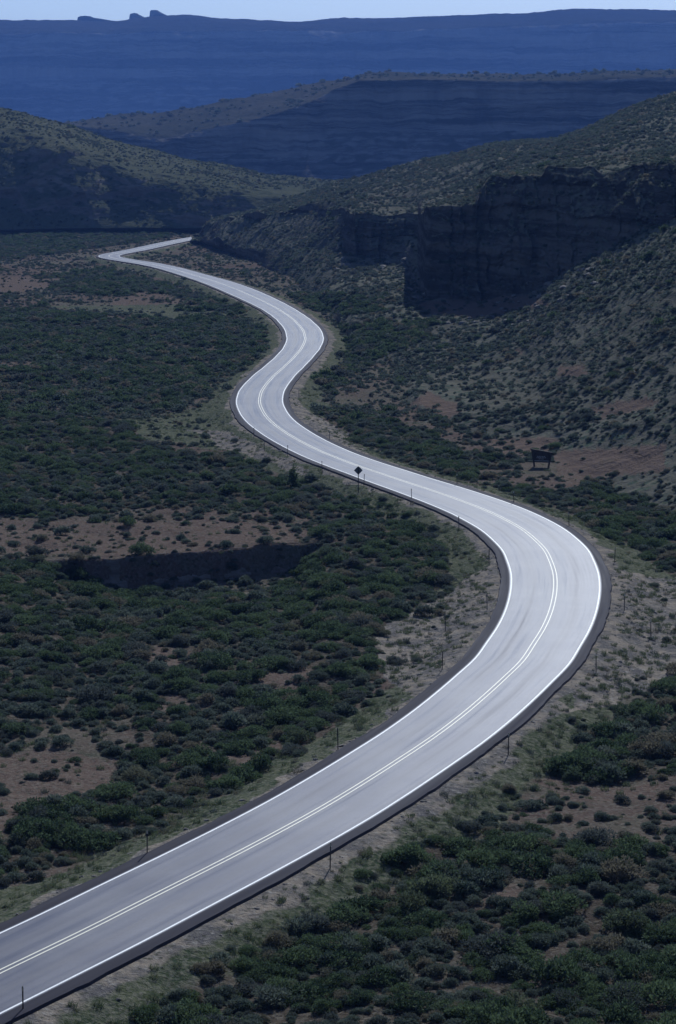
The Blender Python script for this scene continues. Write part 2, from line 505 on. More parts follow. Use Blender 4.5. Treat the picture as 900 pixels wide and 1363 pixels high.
_l = [lambda h, s, k=k: k for k in ()]
lat_fns = [lambda h, s: -(h + SHOULDER + .22) + edge_wobble(s, 1), lambda h, s: -(h + SHOULDER) + edge_wobble(s, 1),
           lambda h, s: -(h + .25)] + [lambda h, s, k=k: h * k for k in np.linspace(-.97, .97, 15)] + \
          [lambda h, s: h + .25, lambda h, s: h + SHOULDER + edge_wobble(s, 2), lambda h, s: h + SHOULDER + .22 + edge_wobble(s, 2)]
road = tag(ribbon('road', M['asphalt'], lat_fns, [-.62, 0] + [0] * 17 + [0, -.62]), kind='structure',
           label='two lane grey asphalt highway winding through the valley', cat='road')
for sgn in (-1, 1):
    ribbon('edge_line', M['white'], [lambda h, s: sgn * h - .065, lambda h, s: sgn * h + .065], [.006, .006], road)
for k in (-.16, .16):
    ribbon('centre_line', M['yellow'], [lambda h, s: 0 * h + k - .05, lambda h, s: 0 * h + k + .05], [.006, .006], road)

# ------------------------------------------------------------------ land cover, as surveyed from the photograph
THICKET = [
    [(-300, 400), (0, 415), (60, 408), (150, 425), (240, 425), (330, 415), (352, 428), (362, 445), (356, 470), (325, 490), (285, 515), (250, 540), (160, 555), (170, 580), (210, 590), (240, 600), (330, 622), (430, 648), (445, 690), (400, 690), (330, 680), (180, 675), (100, 688), (0, 688), (-300, 690)],
    [(425, 700), (440, 650), (500, 665), (560, 690), (592, 730), (598, 775), (575, 790), (540, 820), (500, 845), (420, 770), (400, 740)],
    [(-300, 740), (0, 745), (120, 752), (135, 790), (330, 800), (420, 750), (500, 845), (510, 870), (470, 930), (390, 905), (300, 890), (180, 860), (60, 890), (-300, 900)],
    [(170, 940), (330, 930), (440, 925), (500, 905), (440, 985), (340, 1040), (300, 1060), (230, 1090), (150, 1120), (60, 1160), (-20, 1200), (-300, 1300), (-100, 1120), (60, 1080), (150, 1040)], [(-300, 890), (60, 885), (180, 855), (300, 885), (390, 900), (330, 935), (170, 950), (100, 960), (0, 985), (-300, 970)],
    [(60, 1420), (200, 1340), (330, 1260), (450, 1170), (560, 1130), (640, 1110), (900, 1130), (1200, 1100), (1200, 1500), (60, 1500)],
    [(720, 1030), (790, 990), (830, 955), (900, 905), (1100, 850), (1100, 1010), (850, 1040), (780, 1060)],
    [(440, 545), (500, 545), (560, 575), (620, 612), (640, 645), (560, 622), (500, 600), (440, 582)],
    [(630, 640), (700, 650), (800, 645), (900, 690), (1100, 780), (1100, 860), (900, 768), (830, 735), (740, 685)],
    [(415, 525), (420, 500), (450, 470), (440, 432), (490, 428), (590, 430), (560, 450), (500, 478), (460, 495), (440, 530)],
    [(392, 394), (450, 390), (520, 402), (500, 420), (430, 416)],
    [(-300, 312), (0, 312), (130, 307), (255, 306), (225, 317), (120, 332), (0, 348), (-300, 350)],
    [(30, 372), (140, 355), (200, 372), (280, 395), (330, 410), (300, 420), (230, 412), (180, 395), (90, 392)],
]
BARE = [
    [(-300, 692), (0, 694), (120, 692), (390, 700), (412, 722), (300, 728), (130, 742), (60, 737), (-300, 742)],
    [(-300, 990), (0, 1000), (60, 985), (150, 1015), (160, 1045), (90, 1065), (0, 1100), (-300, 1130)],
    [(-300, 470), (0, 478), (32, 482), (30, 492), (0, 492), (-300, 490)],
    [(140, 400), (200, 385), (260, 410), (180, 418)], [(-300, 365), (0, 368), (90, 372), (40, 388), (0, 390), (-300, 392)],
    [(645, 585), (740, 580), (735, 605), (650, 606)], [(740, 600), (880, 590), (880, 625), (760, 645), (735, 625)],
    [(560, 402), (640, 394), (700, 390), (730, 405), (640, 425), (570, 418)], [(745, 486), (785, 488), (780, 503), (740, 501)],
    [(690, 470), (700, 465), (705, 472)], [(790, 545), (860, 528), (870, 540), (800, 558)], [(520, 600), (560, 520), (620, 540), (600, 560), (560, 540)],
    [(640, 1000), (735, 1025), (780, 1050), (880, 1045), (900, 1060), (780, 1075), (700, 1040), (650, 1030)],
    [(650, 1200), (700, 1185), (720, 1200), (680, 1212)],
    [(200, 860), (250, 865), (240, 885), (190, 880)], [(340, 900), (400, 885), (420, 900), (350, 920)], [(300, 1010), (380, 985), (390, 1000), (320, 1030)],
    [(505, 705), (520, 700), (545, 705), (530, 712)], [(210, 925), (260, 930), (250, 950), (190, 950)],
]
GRASSY = [
    [(165, 560), (260, 545), (300, 515), (315, 570), (400, 630), (380, 640), (330, 600), (250, 592), (190, 585)],
    [(590, 690), (640, 715), (655, 760), (640, 800), (600, 800), (600, 750)],
    [(440, 640), (560, 670), (620, 700), (600, 730), (560, 690), (480, 655)],
    [(560, 1000), (680, 960), (800, 900), (830, 950), (740, 1010), (620, 1070), (480, 1150), (330, 1250), (200, 1330), (140, 1330), (400, 1160)],
    [(390, 500), (430, 440), (460, 430), (470, 460), (420, 500), (430, 545), (400, 540)],
    [(640, 640), (760, 690), (860, 750), (900, 775), (900, 800), (800, 740), (650, 655)],
    [(60, 408), (240, 405), (340, 425), (240, 425)], [(0, 1200), (240, 1095), (420, 990), (580, 890), (600, 910), (380, 1050), (0, 1225)],
]
GRAVEL = [
    [(492, 845), (590, 795), (650, 745), (680, 760), (665, 820), (600, 890), (545, 930), (505, 905)],
    [(805, 755), (905, 775), (1000, 800), (1000, 870), (900, 905), (820, 935), (770, 950), (790, 880), (812, 830)],
    [(395, 525), (400, 560), (440, 590), (520, 625), (500, 612), (420, 555)], [(250, 570), (320, 575), (430, 640), (400, 632), (300, 595)],
]


def inside(polys, px, py):
    r = np.zeros(len(px), bool)
    for poly in polys:
        q = np.array(poly, float)
        bx = (px > q[:, 0].min()) & (px < q[:, 0].max()) & (py > q[:, 1].min()) & (py < q[:, 1].max())
        ix = np.where(bx)[0]
        if not len(ix):
            continue
        x, y = px[ix], py[ix]
        c = np.zeros(len(ix), bool)
        for (x0, y0), (x1, y1) in zip(q, np.roll(q, -1, 0)):
            if y0 != y1:
                c ^= ((y0 > y) != (y1 > y)) & (x < (x1 - x0) * (y - y0) / (y1 - y0) + x0)
        r[ix] |= c
    return r


def cover(v):
    """thicket, bare, grass, gravel (0..1) at ground points, with ragged borders"""
    x, y, z = v[:, 0], v[:, 1], v[:, 2]
    w = 1.0 + y * .005
    n1, n2 = fbm(x * .16, y * .11, 3, 4) * w, fbm(x * .16, y * .11, 8, 4) * w * 1.6
    q = v.copy()
    q[:, 0] += n1
    q[:, 1] = np.maximum(q[:, 1] + n2, 20)
    px, py, d = to_px(q)
    ok = (v[:, 1] > 85) & (v[:, 1] < 1000)
    r = [(inside(p, px, py) & ok).astype(float) for p in (THICKET, BARE, GRASSY, GRAVEL)]
    beyond = ((px < -280) | (px > 1120) | (py > 1450)) & (v[:, 1] > 70) & (v[:, 1] < 1000)
    r[0] = np.maximum(r[0], beyond & (fbm(x * .05, y * .05, 21, 4) > -.12))
    return r


# ------------------------------------------------------------------ the valley floor
_bank = np.array([(-400, 742), (0, 742), (60, 746), (130, 745), (190, 739), (230, 737), (300, 731), (360, 728), (400, 726), (430, 722)], float)
_bxy = flat(_bank[:, 0], _bank[:, 1], -.9)
BANK_R, BANK_Y = _bxy[:, 0] / _bxy[:, 1], _bxy[:, 1]


def bank_depth(x, y):
    r = x / np.maximum(y, 1)
    return np.interp(r, BANK_R, BANK_Y) + 1.6 * fbm(x * .25, 0, 4, 3), \
        np.interp(r, BANK_R[[0, 1, 2, 3, 4, 8, 9]], (.3, .5, 1.0, 2.7, 3.1, 2.7, 0.0)) * (r < BANK_R[-1])


def floor_z(x, y):
    x, y = np.ravel(x).astype(float), np.ravel(y).astype(float)
    lat, hw = road_lat(x, y)
    q = np.abs(lat) - hw - SHOULDER
    base = -1.0 + .75 * fbm(x * .035, y * .035, 1, 3) + .35 * fbm(x * .16, y * .16, 2, 4) + .10 * fbm(x * .9, y * .9, 5, 3)
    bank = -.16 - .90 * sstep(.1, 5, q) + .10 * fbm(x * .9, y * .9, 5, 3) * sstep(.2, 2, q)
    z = bank + (base - bank) * sstep(3, 14, q)
    z = np.where(q < .10, np.minimum(z, -.12 - .30 * sstep(.1, -.5, q)), z)
    by, amp = bank_depth(x, y)
    dd = by - y
    z -= amp * sstep(0, 1.0, dd) * np.exp(-np.maximum(dd - 7, 0) / 20.0) * (q > 2)
    hill = CAM_H - 1.7 - np.maximum(y - 1.2, 0) * .80 + 1.2 * fbm(x * .08, y * .08, 9, 3) * sstep(4, 30, np.abs(y) + np.abs(x) * .3)
    return np.maximum(z, hill)


def axis(parts):
    return np.unique(np.concatenate(parts))


gy = [np.linspace(-110, 60, 30), np.linspace(62, 96, 16)]
yy = 96.0
ys = []
while yy < 1000:
    ys.append(yy)
    yy += max(.26, yy * yy / 120000 * 1.0)
gy += [np.array(ys), np.geomspace(1000, 9000, 60)]
gy = axis(gy)
ga = axis([np.linspace(-.9, -.17, 50), np.linspace(-.17, .17, 560), np.linspace(.17, .9, 50)])
GA, GY = np.meshgrid(ga, gy)
GX = GA * (GY + 120.0)
GZ = floor_z(GX, GY).reshape(GX.shape)
GV = np.stack([GX, GY, GZ], -1)
me = mesh_from('ground', GV.reshape(-1, 3), grid_faces(*GX.shape), True)
gl, gh = road_lat(GX, GY)
gq = np.abs(gl) - gh - SHOULDER
cth, cba, cgr, cgv = cover(GV.reshape(-1, 3))
nse = fbm(GX.ravel() * .3, GY.ravel() * .3, 6, 4)
verge = (1 - sstep(2.8, 5.8, gq + 2.5 * nse)) * (gq < 20)
apron = 1 - sstep(.3, np.where(gl < 0, 1.1, 2.4), gq + 1.4 * nse)
attr(me, 'thicket', np.maximum(np.clip(cth - cba, 0, 1) * (1 - verge), GY.ravel() > 1050))
attr(me, 'red', cba)
attr(me, 'grass', np.clip(np.maximum(cgr, verge) - .6 * apron, 0, 1))
attr(me, 'gravel', np.clip(np.maximum(cgv, apron), 0, 1))
tag(link('ground', me, M['earth']), kind='structure')


# ------------------------------------------------------------------ the cut bank of the dry wash
def cut_bank():
    x = np.linspace(BANK_R[0] * BANK_Y[0] * .45, BANK_R[-1] * BANK_Y[-1], 420)
    y = np.full_like(x, 210.0)
    for _ in range(12):
        y = bank_depth(x, y)[0]
    top = floor_z(x, y + .35) + .06
    foot = floor_z(x, y - 1.6) - .5
    rows = []
    for t in np.linspace(0, 1, 22):
        z = top + (foot - top) * t
        o = .35 - 1.7 * t ** 1.4 - .55 * fbm(x * .5, z * .25, 3, 4) - .5 * np.abs(noise(x * .35, 0, 6)) * (1 - t * .5) - .25 * (_hash(np.floor(z * 2.2).astype(np.int64), np.int64(1), np.int64(2)) - .5)
        rows.append(np.stack([x, y + o, z], -1))
    back = rows[0] + (0, 1.2, -.5)
    V = np.array([back] + rows)
    put_sheet('bank', 'bank', V[:, :, :])


# ------------------------------------------------------------------ hill sides, cliffs and mesas
def sheet(name, mat, cols, knots, rows, bulge, soften=0):
    """knots: for each level, surveyed points (px, py, depth); columns follow them from toe to crest and down the back."""
    cols = np.asarray(cols, float)
    lv = []
    for k in knots:
        if k == 'back':
            top = lv[-1].copy()
            back = top.copy()
            back[:, 1] += 1.6 * np.maximum(top[:, 2], 8)
            back[:, 0] *= back[:, 1] / top[:, 1]
            back[:, 2] = -6
            lv.append(back)
            continue
        k = np.array(k, float)
        lv.append(P(cols, np.interp(cols, k[:, 0], k[:, 1]), np.interp(cols, k[:, 0], k[:, 2])))
    out, seg = [], []
    for i, n in enumerate(rows):
        for t in np.arange(n) / n:
            out.append(lv[i] + (lv[i + 1] - lv[i]) * t)
            seg.append(i + t)
    out.append(lv[-1])
    seg.append(len(rows))
    V = np.array(out)
    if soften:
        k = np.exp(-.5 * (np.arange(-3 * soften, 3 * soften + 1) / soften) ** 2)
        k /= k.sum()
        pad = np.concatenate([np.repeat(V[:1], 3 * soften, 0), V, np.repeat(V[-1:], 3 * soften, 0)])
        V = sum(w_ * pad[i:i + len(V)] for i, w_ in enumerate(k))
    V = bulge(V, np.array(seg)[:, None] + 0 * V[:, :, 0])
    return V


def put_sheet(name, mat, V):
    o = link(name, mesh_from(name, V.reshape(-1, 3), grid_faces(*V.shape[:2]), True), M[mat])
    return tag(o, kind='structure')


cut_bank()

# the slope right of the road, with its cliffs
toe = [(255, 323, 0), (265, 322, 0), (300, 339, 0), (380, 376, 0), (440, 432, 0), (470, 500, 0), (560, 606, 0), (700, 642, 0), (900, 722, 0), (1100, 800, 0), (1500, 950, 0)]
toe = [(a, b, float(flat(a, b, -2.2)[1])) for a, b, _ in toe]
cbase = [(255, 319, 868), (265, 318, 862), (300, 324, 800), (340, 331, 750), (380, 330, 715), (440, 333, 660), (470, 341, 630), (536, 343, 610), (552, 372, 556), (568, 402, 503), (640, 398, 480), (700, 390, 462), (760, 352, 445), (830, 322, 425), (900, 288, 410), (1100, 240, 360), (1500, 200, 330)]
cmid = [(255, 317, 872), (265, 316, 866), (300, 311, 818), (340, 312, 772), (380, 311, 740), (420, 310, 705), (455, 310, 662), (472, 312, 632), (556, 312, 614), (566, 335, 503), (640, 330, 484), (645, 318, 485), (690, 312, 470), (720, 305, 464), (760, 290, 452), (800, 282, 442), (830, 280, 431), (900, 256, 414), (1100, 225, 374), (1500, 185, 344)]
ctop = [(255, 315, 876), (265, 313, 872), (275, 298, 868), (300, 294, 842), (340, 292, 800), (380, 289, 772), (420, 284, 735), (455, 281, 690), (472, 285, 634), (520, 284, 626), (556, 285, 618), (563, 280, 540), (572, 277, 506), (600, 275, 498), (630, 273, 488), (648, 240, 496), (660, 237, 494), (690, 236, 482), (720, 234, 478), (730, 222, 472), (780, 222, 462), (800, 226, 453), (850, 220, 441), (900, 218, 420), (1100, 205, 372), (1500, 170, 360)]
bench = [(255, 314, 882), (265, 312, 876), (275, 296, 872), (300, 289, 840), (340, 283, 800), (380, 277, 770), (440, 266, 730), (470, 271, 700), (540, 264, 690), (580, 256, 660), (630, 240, 640), (660, 226, 620), (715, 217, 600), (735, 211, 590), (780, 205, 560), (850, 200, 560), (900, 196, 550), (1100, 180, 500), (1500, 150, 480)]
crest = [(255, 313, 888), (265, 311, 884), (275, 295, 900), (300, 287, 900), (340, 279, 900), (380, 267, 900), (415, 254, 900), (440, 243, 900), (480, 235, 900), (520, 223, 890), (560, 212, 880), (600, 205, 870), (650, 192, 860), (700, 186, 850), (740, 184, 850), (780, 170, 840), (820, 150, 820), (850, 138, 810), (900, 121, 800), (1000, 100, 780), (1100, 88, 760), (1500, 60, 700)]


def bulge_slope(V, seg):
    x, y, z = V[..., 0].copy(), V[..., 1].copy(), V[..., 2].copy()
    cliff = sstep(.92, 1.08, seg) * (1 - sstep(2.95, 3.15, seg))
    out = V.copy()
    # buttresses and clefts, then beds that stand out or weather back
    but = 5.5 * fbm(x * .055, y * .02, z * .03, 4) + 3.6 * (np.abs(noise(x * .17, y * .05, z * .02)) - .4)
    bed = np.floor(z / 1.9 + .5 * noise(x * .03, 0, 4))
    ledge = 1.5 * (_hash(bed.astype(np.int64), bed.astype(np.int64) * 0 + 3, bed.astype(np.int64) * 0) - .5) + .6 * fbm(x * .5, y * .5, z * .6, 3)
    # jointed blocks
    xj = x + .35 * noise(z * .25, y * .02, 9) + .4 * noise(x * .4, z * .5, 2)
    tier = np.floor(z / 5.5 + .6 * noise(x * .02, 0, 8)).astype(np.int64)
    blk = np.floor(xj / 3.1 + tier * .37).astype(np.int64)
    joint = 3.0 * (_hash(blk, tier, tier * 0 + 5) - .5) + 1.6 * (_hash(np.floor(xj / 1.3).astype(np.int64), tier * 0, tier * 0) - .5)
    wall = sstep(455, 470, to_px(V)[0])
    out[..., 1] += cliff * (but * (.5 + .5 * wall) + wall * (1.8 * ledge + joint) + (1 - wall) * 5 * fbm(x * .12, y * .08, z * .1, 4))
    out[..., 2] += cliff * (1.8 * fbm(x * .13, y * .1, z * .1, 4) + (1 - wall) * 2.5 * fbm(x * .06, y * .05, 3, 4))
    soft = (1 - cliff) * (1 - sstep(4.2, 5, seg)) * sstep(0, .25, seg)
    d = 1 + y / 500.0
    gul = np.abs(fbm(x * .02, y * .012, 7, 3))
    out[..., 2] += soft * (1.1 * fbm(x * .03, y * .03, 5, 4) * d - 1.6 * gul * d + .3 * fbm(x * .3, y * .3, 2, 4))
    ridge = sstep(3.6, 4.0, seg) * (1 - sstep(4.05, 4.4, seg))
    out[..., 2] += ridge * .9 * fbm(x * .15, 3, 5, 4)
    return out


VS = sheet('slope', None, np.r_[np.arange(255, 1000, 1.6), np.linspace(1002, 1500, 80)], [toe, cbase, cmid, ctop, bench, crest, 'back'], [110, 40, 44, 24, 60, 8], bulge_slope)
bulge_slope = None
_so = put_sheet('slope', 'slope', VS)
_c = cover(VS.reshape(-1, 3))
attr(_so.data, 'red', _c[1])
attr(_so.data, 'thicket', _c[0])
attr(_so.data, 'grass', _c[2])

# the rounded hill left of the road
ht = [(-600, 312, 945), (0, 311, 954), (100, 308, 957), (200, 306, 960), (270, 306, 962), (500, 300, 966)]
hb = [(-600, 60, 1030), (-200, 120, 1020), (0, 172, 1012), (60, 180, 1008), (100, 192, 1005), (150, 212, 1000), (200, 232, 994), (250, 244, 990), (300, 250, 985), (350, 258, 985), (400, 262, 985), (450, 262, 985), (500, 262, 985)]
hc = [(-600, 30, 1250), (-200, 82, 1250), (0, 135, 1240), (25, 141, 1240), (60, 153, 1235), (110, 168, 1230), (150, 181, 1225), (200, 190, 1225), (250, 203, 1220), (300, 214, 1215), (330, 220, 1215), (400, 232, 1210), (445, 237, 1205), (500, 242, 1200)]


def bulge_hill(V, seg):
    x, y, z = V[..., 0], V[..., 1], V[..., 2]
    out = V.copy()
    face = sstep(.02, .3, seg) * (1 - sstep(1.0, 1.5, seg))
    g = np.abs(fbm(x * .022 + y * .006, z * .012, 3, 4))
    out[..., 1] += face * (22 * (g - .25) + 6 * fbm(x * .09, y * .09, z * .09, 4))
    out[..., 2] += sstep(.05, .3, seg) * (1 - sstep(2, 2.6, seg)) * (1.6 * fbm(x * .05, y * .02, 4, 4) + .5 * fbm(x * .3, y * .3, 2, 3))
    return out


VH = sheet('hill', None, np.linspace(-600, 500, 460), [ht, hb, hc, 'back'], [90, 60, 24], bulge_hill, 8)
put_sheet('hill', 'hill', VH)

# the flat-topped mesa across the middle distance
mt = [(-100, 250, 2420), (105, 250, 2440), (212, 250, 2350), (330, 252, 2375), (450, 254, 2390), (560, 255, 2400), (900, 255, 2330), (1500, 255, 2290)]
mb = [(-100, 175, 2480), (100, 168, 2500), (160, 178, 2450), (212, 190, 2400), (260, 182, 2420), (330, 168, 2440), (400, 152, 2450), (450, 126, 2470), (480, 118, 2480), (560, 116, 2480), (650, 120, 2460), (760, 118, 2440), (900, 112, 2420), (1500, 90, 2400)]
mm = [(-100, 174, 2482), (100, 167, 2502), (160, 174, 2456), (212, 184, 2408), (260, 174, 2428), (330, 159, 2448), (400, 141, 2458), (450, 115, 2478), (480, 105, 2486), (560, 104, 2486), (650, 107, 2468), (760, 106, 2448), (900, 101, 2428), (1500, 80, 2408)]
mc = [(-100, 172, 2700), (102, 163, 2720), (125, 158, 2720), (150, 153, 2720), (185, 148, 2720), (200, 149, 2720), (260, 140, 2730), (330, 128, 2740), (380, 117, 2750), (430, 107, 2760), (470, 104, 2760), (482, 98, 2760), (492, 95, 2760), (520, 95, 2760), (560, 97, 2760), (600, 98, 2760), (680, 99, 2760), (760, 98, 2760), (800, 95, 2760), (850, 94, 2760), (900, 92, 2760), (1100, 86, 2760), (1500, 70, 2760)]


def bulge_mesa(s):
    def f(V, seg):
        x, y, z = V[..., 0], V[..., 1], V[..., 2]
        out = V.copy()
        face = sstep(.02, .3, seg) * (1 - sstep(3.0, 3.3, seg))
        g = np.abs(fbm(x * .0065 / s + 3.7, z * .0015 / s, 3, 4))
        h = np.abs(fbm(x * .022 / s, z * .003 / s, 6, 3))
        out[..., 1] += s * face * (70 * (g - .22) + 16 * (h - .25) + 3 * fbm(x * .1 / s, y * .1 / s, z * .1 / s, 3))
        bed = np.floor(z / (5.0 * s)).astype(np.int64)
        out[..., 1] += s * face * 2 * (_hash(bed, bed * 0 + 3, bed * 0 + 1) - .5)
        out[..., 2] += s * sstep(2.9, 3.1, seg) * (1 - sstep(4, 4.4, seg)) * (2.4 * fbm(x * .02 / s, y * .008, 4, 4) + .8 * fbm(x * .12 / s, y * .02, 4, 3))
        return out
    return f


def talus(rim, share, run, foot_z, slope):
    """cliff foot and talus toe below a surveyed rim line"""
    foot, toe_ = [], []
    for px, py, d in rim:
        z = float(P(px, py, d)[2])
        zf = foot_z + (z - foot_z) * (1 - share)
        df = d - run * (z - zf)
        dt = df - (zf - foot_z) / math.tan(math.radians(slope))
        for out, dd, zz in ((foot, df, zf), (toe_, dt, foot_z)):
            t = (zz - CAM_H) / dd                       # back to the survey's own angles
            out.append((px, CY - FOCAL * math.tan(math.atan(t) + PITCH), dd))
    return foot, toe_


mc = [(a, b - 1.8, c) for a, b, c in mc]
mb, mm, mc = ([(a, b, c * .84) for a, b, c in k] for k in (mb, mm, mc))
mf, mt = talus(mb, .36, .30, -14.0, 28.0)
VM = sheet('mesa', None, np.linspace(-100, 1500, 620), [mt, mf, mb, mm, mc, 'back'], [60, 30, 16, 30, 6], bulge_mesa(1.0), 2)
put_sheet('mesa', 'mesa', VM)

# the high blue mesa on the skyline
ft = [(-700, 190, 5810), (1700, 190, 5790)]
fb = [(-700, 70, 6050), (0, 62, 6020), (60, 60, 6000), (140, 56, 6030), (250, 50, 6000), (350, 50, 6020), (450, 54, 6000), (560, 52, 5980), (700, 46, 6000), (800, 42, 6000), (900, 40, 6000), (1700, 40, 6000)]
fm = [(-700, 52, 6080), (0, 42, 6050), (60, 41, 6030), (140, 42, 6060), (250, 38, 6030), (350, 38, 6050), (450, 40, 6030), (560, 38, 6010), (700, 32, 6030), (800, 28, 6030), (900, 28, 6030), (1700, 26, 6030)]
fc = [(-700, 32, 6600), (0, 25.5, 6600), (60, 26, 6600), (130, 26.5, 6600), (165, 25, 6600), (200, 20.5, 6600), (225, 19.5, 6600), (255, 18.5, 6600), (300, 22, 6600), (345, 28.5, 6600), (400, 27, 6600), (450, 23.5, 6600), (520, 23, 6600), (600, 20, 6600), (680, 18, 6600), (720, 14, 6600), (745, 11, 6600), (790, 9.5, 6600), (850, 10.5, 6600), (900, 12.5, 6600), (1200, 14, 6600), (1700, 16, 6600)]
fc = [(a, b - 2.4, c) for a, b, c in fc]
ff, ft = talus(fb, .30, .35, -15.0, 30.0)
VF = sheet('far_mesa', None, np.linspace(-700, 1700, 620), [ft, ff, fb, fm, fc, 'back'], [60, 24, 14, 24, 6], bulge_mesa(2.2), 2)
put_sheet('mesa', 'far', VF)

# small rock knobs standing on its rim
for (x0, x1, top, base) in ((102.5, 127, 21.5, 27.5), (172, 187, 17.5, 26), (199, 214, 13.5, 22)):
    w = x1 - x0
    outl = [(x0, base), (x0 + .04 * w, top + 1.6), (x0 + .15 * w, top + .3), (x0 + .45 * w, top), (x0 + .75 * w, top + .5), (x0 + .9 * w, top + 2), (x1 + .3 * w, top + .62 * (base - top)), (x1 + .9 * w, base)]
    rings = []
    for yo, sh in ((-22, .62), (-14, .92), (0, 1.0), (16, .9), (26, .55)):
        q = np.array([P(a, b, 6612.0) for a, b in outl])
        c = q.mean(0)
        q = np.r_[[P(x0 - .05 * w, 33, 6612.0)], q, [P(x1 + 1.0 * w, 33, 6612.0)]]
        q = q + (q - c) * np.array([sh - 1, 0, (sh - 1) * .35])
        q[:, 1] += yo + 5 * fbm(q[:, 0] * .1, q[:, 2] * .1, 3, 3)
        q[:, 2] += 1.5 * fbm(q[:, 0] * .2, yo, q[:, 2] * .1, 3)
        rings.append(q)
    n = len(rings[0])
    bm = MB()
    bm.v = [tuple(v) for r in rings for v in r]
    bm.f = [tuple(f) for f in grid_faces(len(rings), n)] + [tuple(range(n)), tuple(reversed(range((len(rings) - 1) * n, len(rings) * n)))]
    tag(bm.build('rock_outcrop', M['far']), kind='structure')


# ------------------------------------------------------------------ plants
def leaf_mesh(name, lobes, n, length, width, up=.25, seed=0):
    """A bush of separate sprigs: narrow leaf faces set round several uneven lobes."""
    g = np.random.default_rng(seed)
    V = []
    wts = np.array([l[3] ** 2 for l in lobes])
    which = g.choice(len(lobes), n, p=wts / wts.sum())
    for i in which:
        cx, cy, cz, r = lobes[i]
        d = g.normal(size=3)
        d[2] = abs(d[2]) * .9 - .25
        d /= np.linalg.norm(d)
        rr = r * g.uniform(.62, 1.06)
        c = np.array((cx, cy, cz)) + d * rr * (1, 1, .85)
        if c[2] < .02:
            c[2] = g.uniform(.02, .12)
        axis_ = d * .8 + g.normal(size=3) * .45 + np.array((0, 0, up))
        axis_ /= np.linalg.norm(axis_)
        side = np.cross(axis_, g.normal(size=3))
        side /= np.linalg.norm(side) + 1e-9
        L, W = length * g.uniform(.6, 1.4), width * g.uniform(.6, 1.3)
        V += [c - side * W * .3, c + side * W * .3, c + axis_ * L * .6 + side * W, c + axis_ * L, c + axis_ * L * .55 - side * W]
    V = np.array(V)
    return mesh_from(name, V, np.arange(len(V)).reshape(-1, 5))


def lobes_for(g, k, spread, lo, hi):
    L = [(0, 0, .34, .5)]
    for i in range(k):
        a, r = g.uniform(0, 6.283), spread * math.sqrt(g.uniform(.05, 1))
        L.append((r * math.cos(a), r * math.sin(a), g.uniform(.12, .42) * (1.15 - .6 * r), g.uniform(lo, hi)))
    return L


def protos(name, count, n, length, width, k, spread, lo, hi, seed):
    g = np.random.default_rng(seed)
    return [leaf_mesh(name, lobes_for(g, k, spread, lo, hi), n, length, width, seed=seed + i) for i in range(count)]


GREEN_NEAR = protos('greasewood_shrub', 12, 1900, .11, .027, 12, .74, .22, .40, 100)
SAGE_NEAR = protos('sagebrush', 10, 1100, .16, .034, 7, .62, .26, .42, 200)
GREEN_FAR = protos('greasewood_far', 6, 420, .20, .075, 9, .72, .24, .42, 300)
SAGE_FAR = protos('sagebrush_far', 5, 130, .30, .11, 5, .6, .26, .42, 400)
for me_ in GREEN_NEAR + GREEN_FAR:
    me_.materials.append(M['green'])
for me_ in SAGE_NEAR + SAGE_FAR:
    me_.materials.append(M['sage'])


def sprinkle(V, dens, mask_rows=None):
    """random points on the surface V (rows, cols, 3); dens per square metre at each cell"""
    a, b, c = V[:-1, :-1], V[:-1, 1:], V[1:, :-1]
    area = np.linalg.norm(np.cross(b - a, c - a), axis=-1).ravel()
    lam = area * dens.ravel()
    n = RNG.poisson(np.minimum(lam, 60))
    idx = np.repeat(np.arange(len(n)), n)
    r, cc = np.divmod(idx, V.shape[1] - 1)
    u, v = RNG.random((2, len(idx), 1))
    return ((V[r, cc] * (1 - u) + V[r, cc + 1] * u) * (1 - v) + (V[r + 1, cc] * (1 - u) + V[r + 1, cc + 1] * u) * v), idx


def cell(A):
    return A[:-1, :-1]


def in_view(v, m=170):
    px, py, d = to_px(v)
    m = m + FOCAL * 32.0 / d                      # a strip well beyond both sides of the frame
    return (px > -m) & (px < 900 + m) & (py < 1363 + 2 * m) & (v[..., 1] > 78)


# valley floor
cv = cell(GV).reshape(-1, 3)
c_th, c_ba, c_gr, c_gv = (cell(a.reshape(GX.shape)).ravel() for a in (cth, cba, cgr, cgv))
c_q = cell(gq.reshape(GX.shape)).ravel()
view = in_view(cv) & (cv[:, 1] < 980)
clump = sstep(-.25, .35, fbm(cv[:, 0] * .09, cv[:, 1] * .07, 12, 4))
fine = sstep(-.3, .3, fbm(cv[:, 0] * .35, cv[:, 1] * .3, 14, 3))
free = sstep(1.9, 5.2, c_q + 2.5 * fbm(cv[:, 0] * .2, cv[:, 1] * .2, 17, 3)) * view
open_ = free * (1 - .72 * c_ba) * (1 - .72 * c_gr) * (1 - .86 * c_gv)
far_thin = np.clip(1.25 - cv[:, 1] / 1100, .5, 1)
d_green = open_ * (1 - .7 * c_ba) * far_thin * (1.05 * c_th * (.30 + .70 * clump) * (.45 + .55 * fine) + .10 * (1 - c_th) * clump * fine + .015)
foot_d = bank_depth(cv[:, 0], cv[:, 1])[0] - cv[:, 1]
d_green = d_green + view * .5 * ((foot_d > 2.0) & (foot_d < 6) & (cv[:, 0] / cv[:, 1] < -.085)) + view * .25 * ((foot_d > 3.5) & (foot_d < 7) & (cv[:, 0] / cv[:, 1] < .0) & (fine > .5))
d_sage = open_ * far_thin * (1.35 * c_th * (1.15 - .8 * clump) * np.clip(1.35 - cv[:, 1] / 700, .8, 1.3) + 1.2 * (1 - c_th) * (.2 + .8 * fine) * np.clip(1.5 - cv[:, 1] / 700, .5, 1))
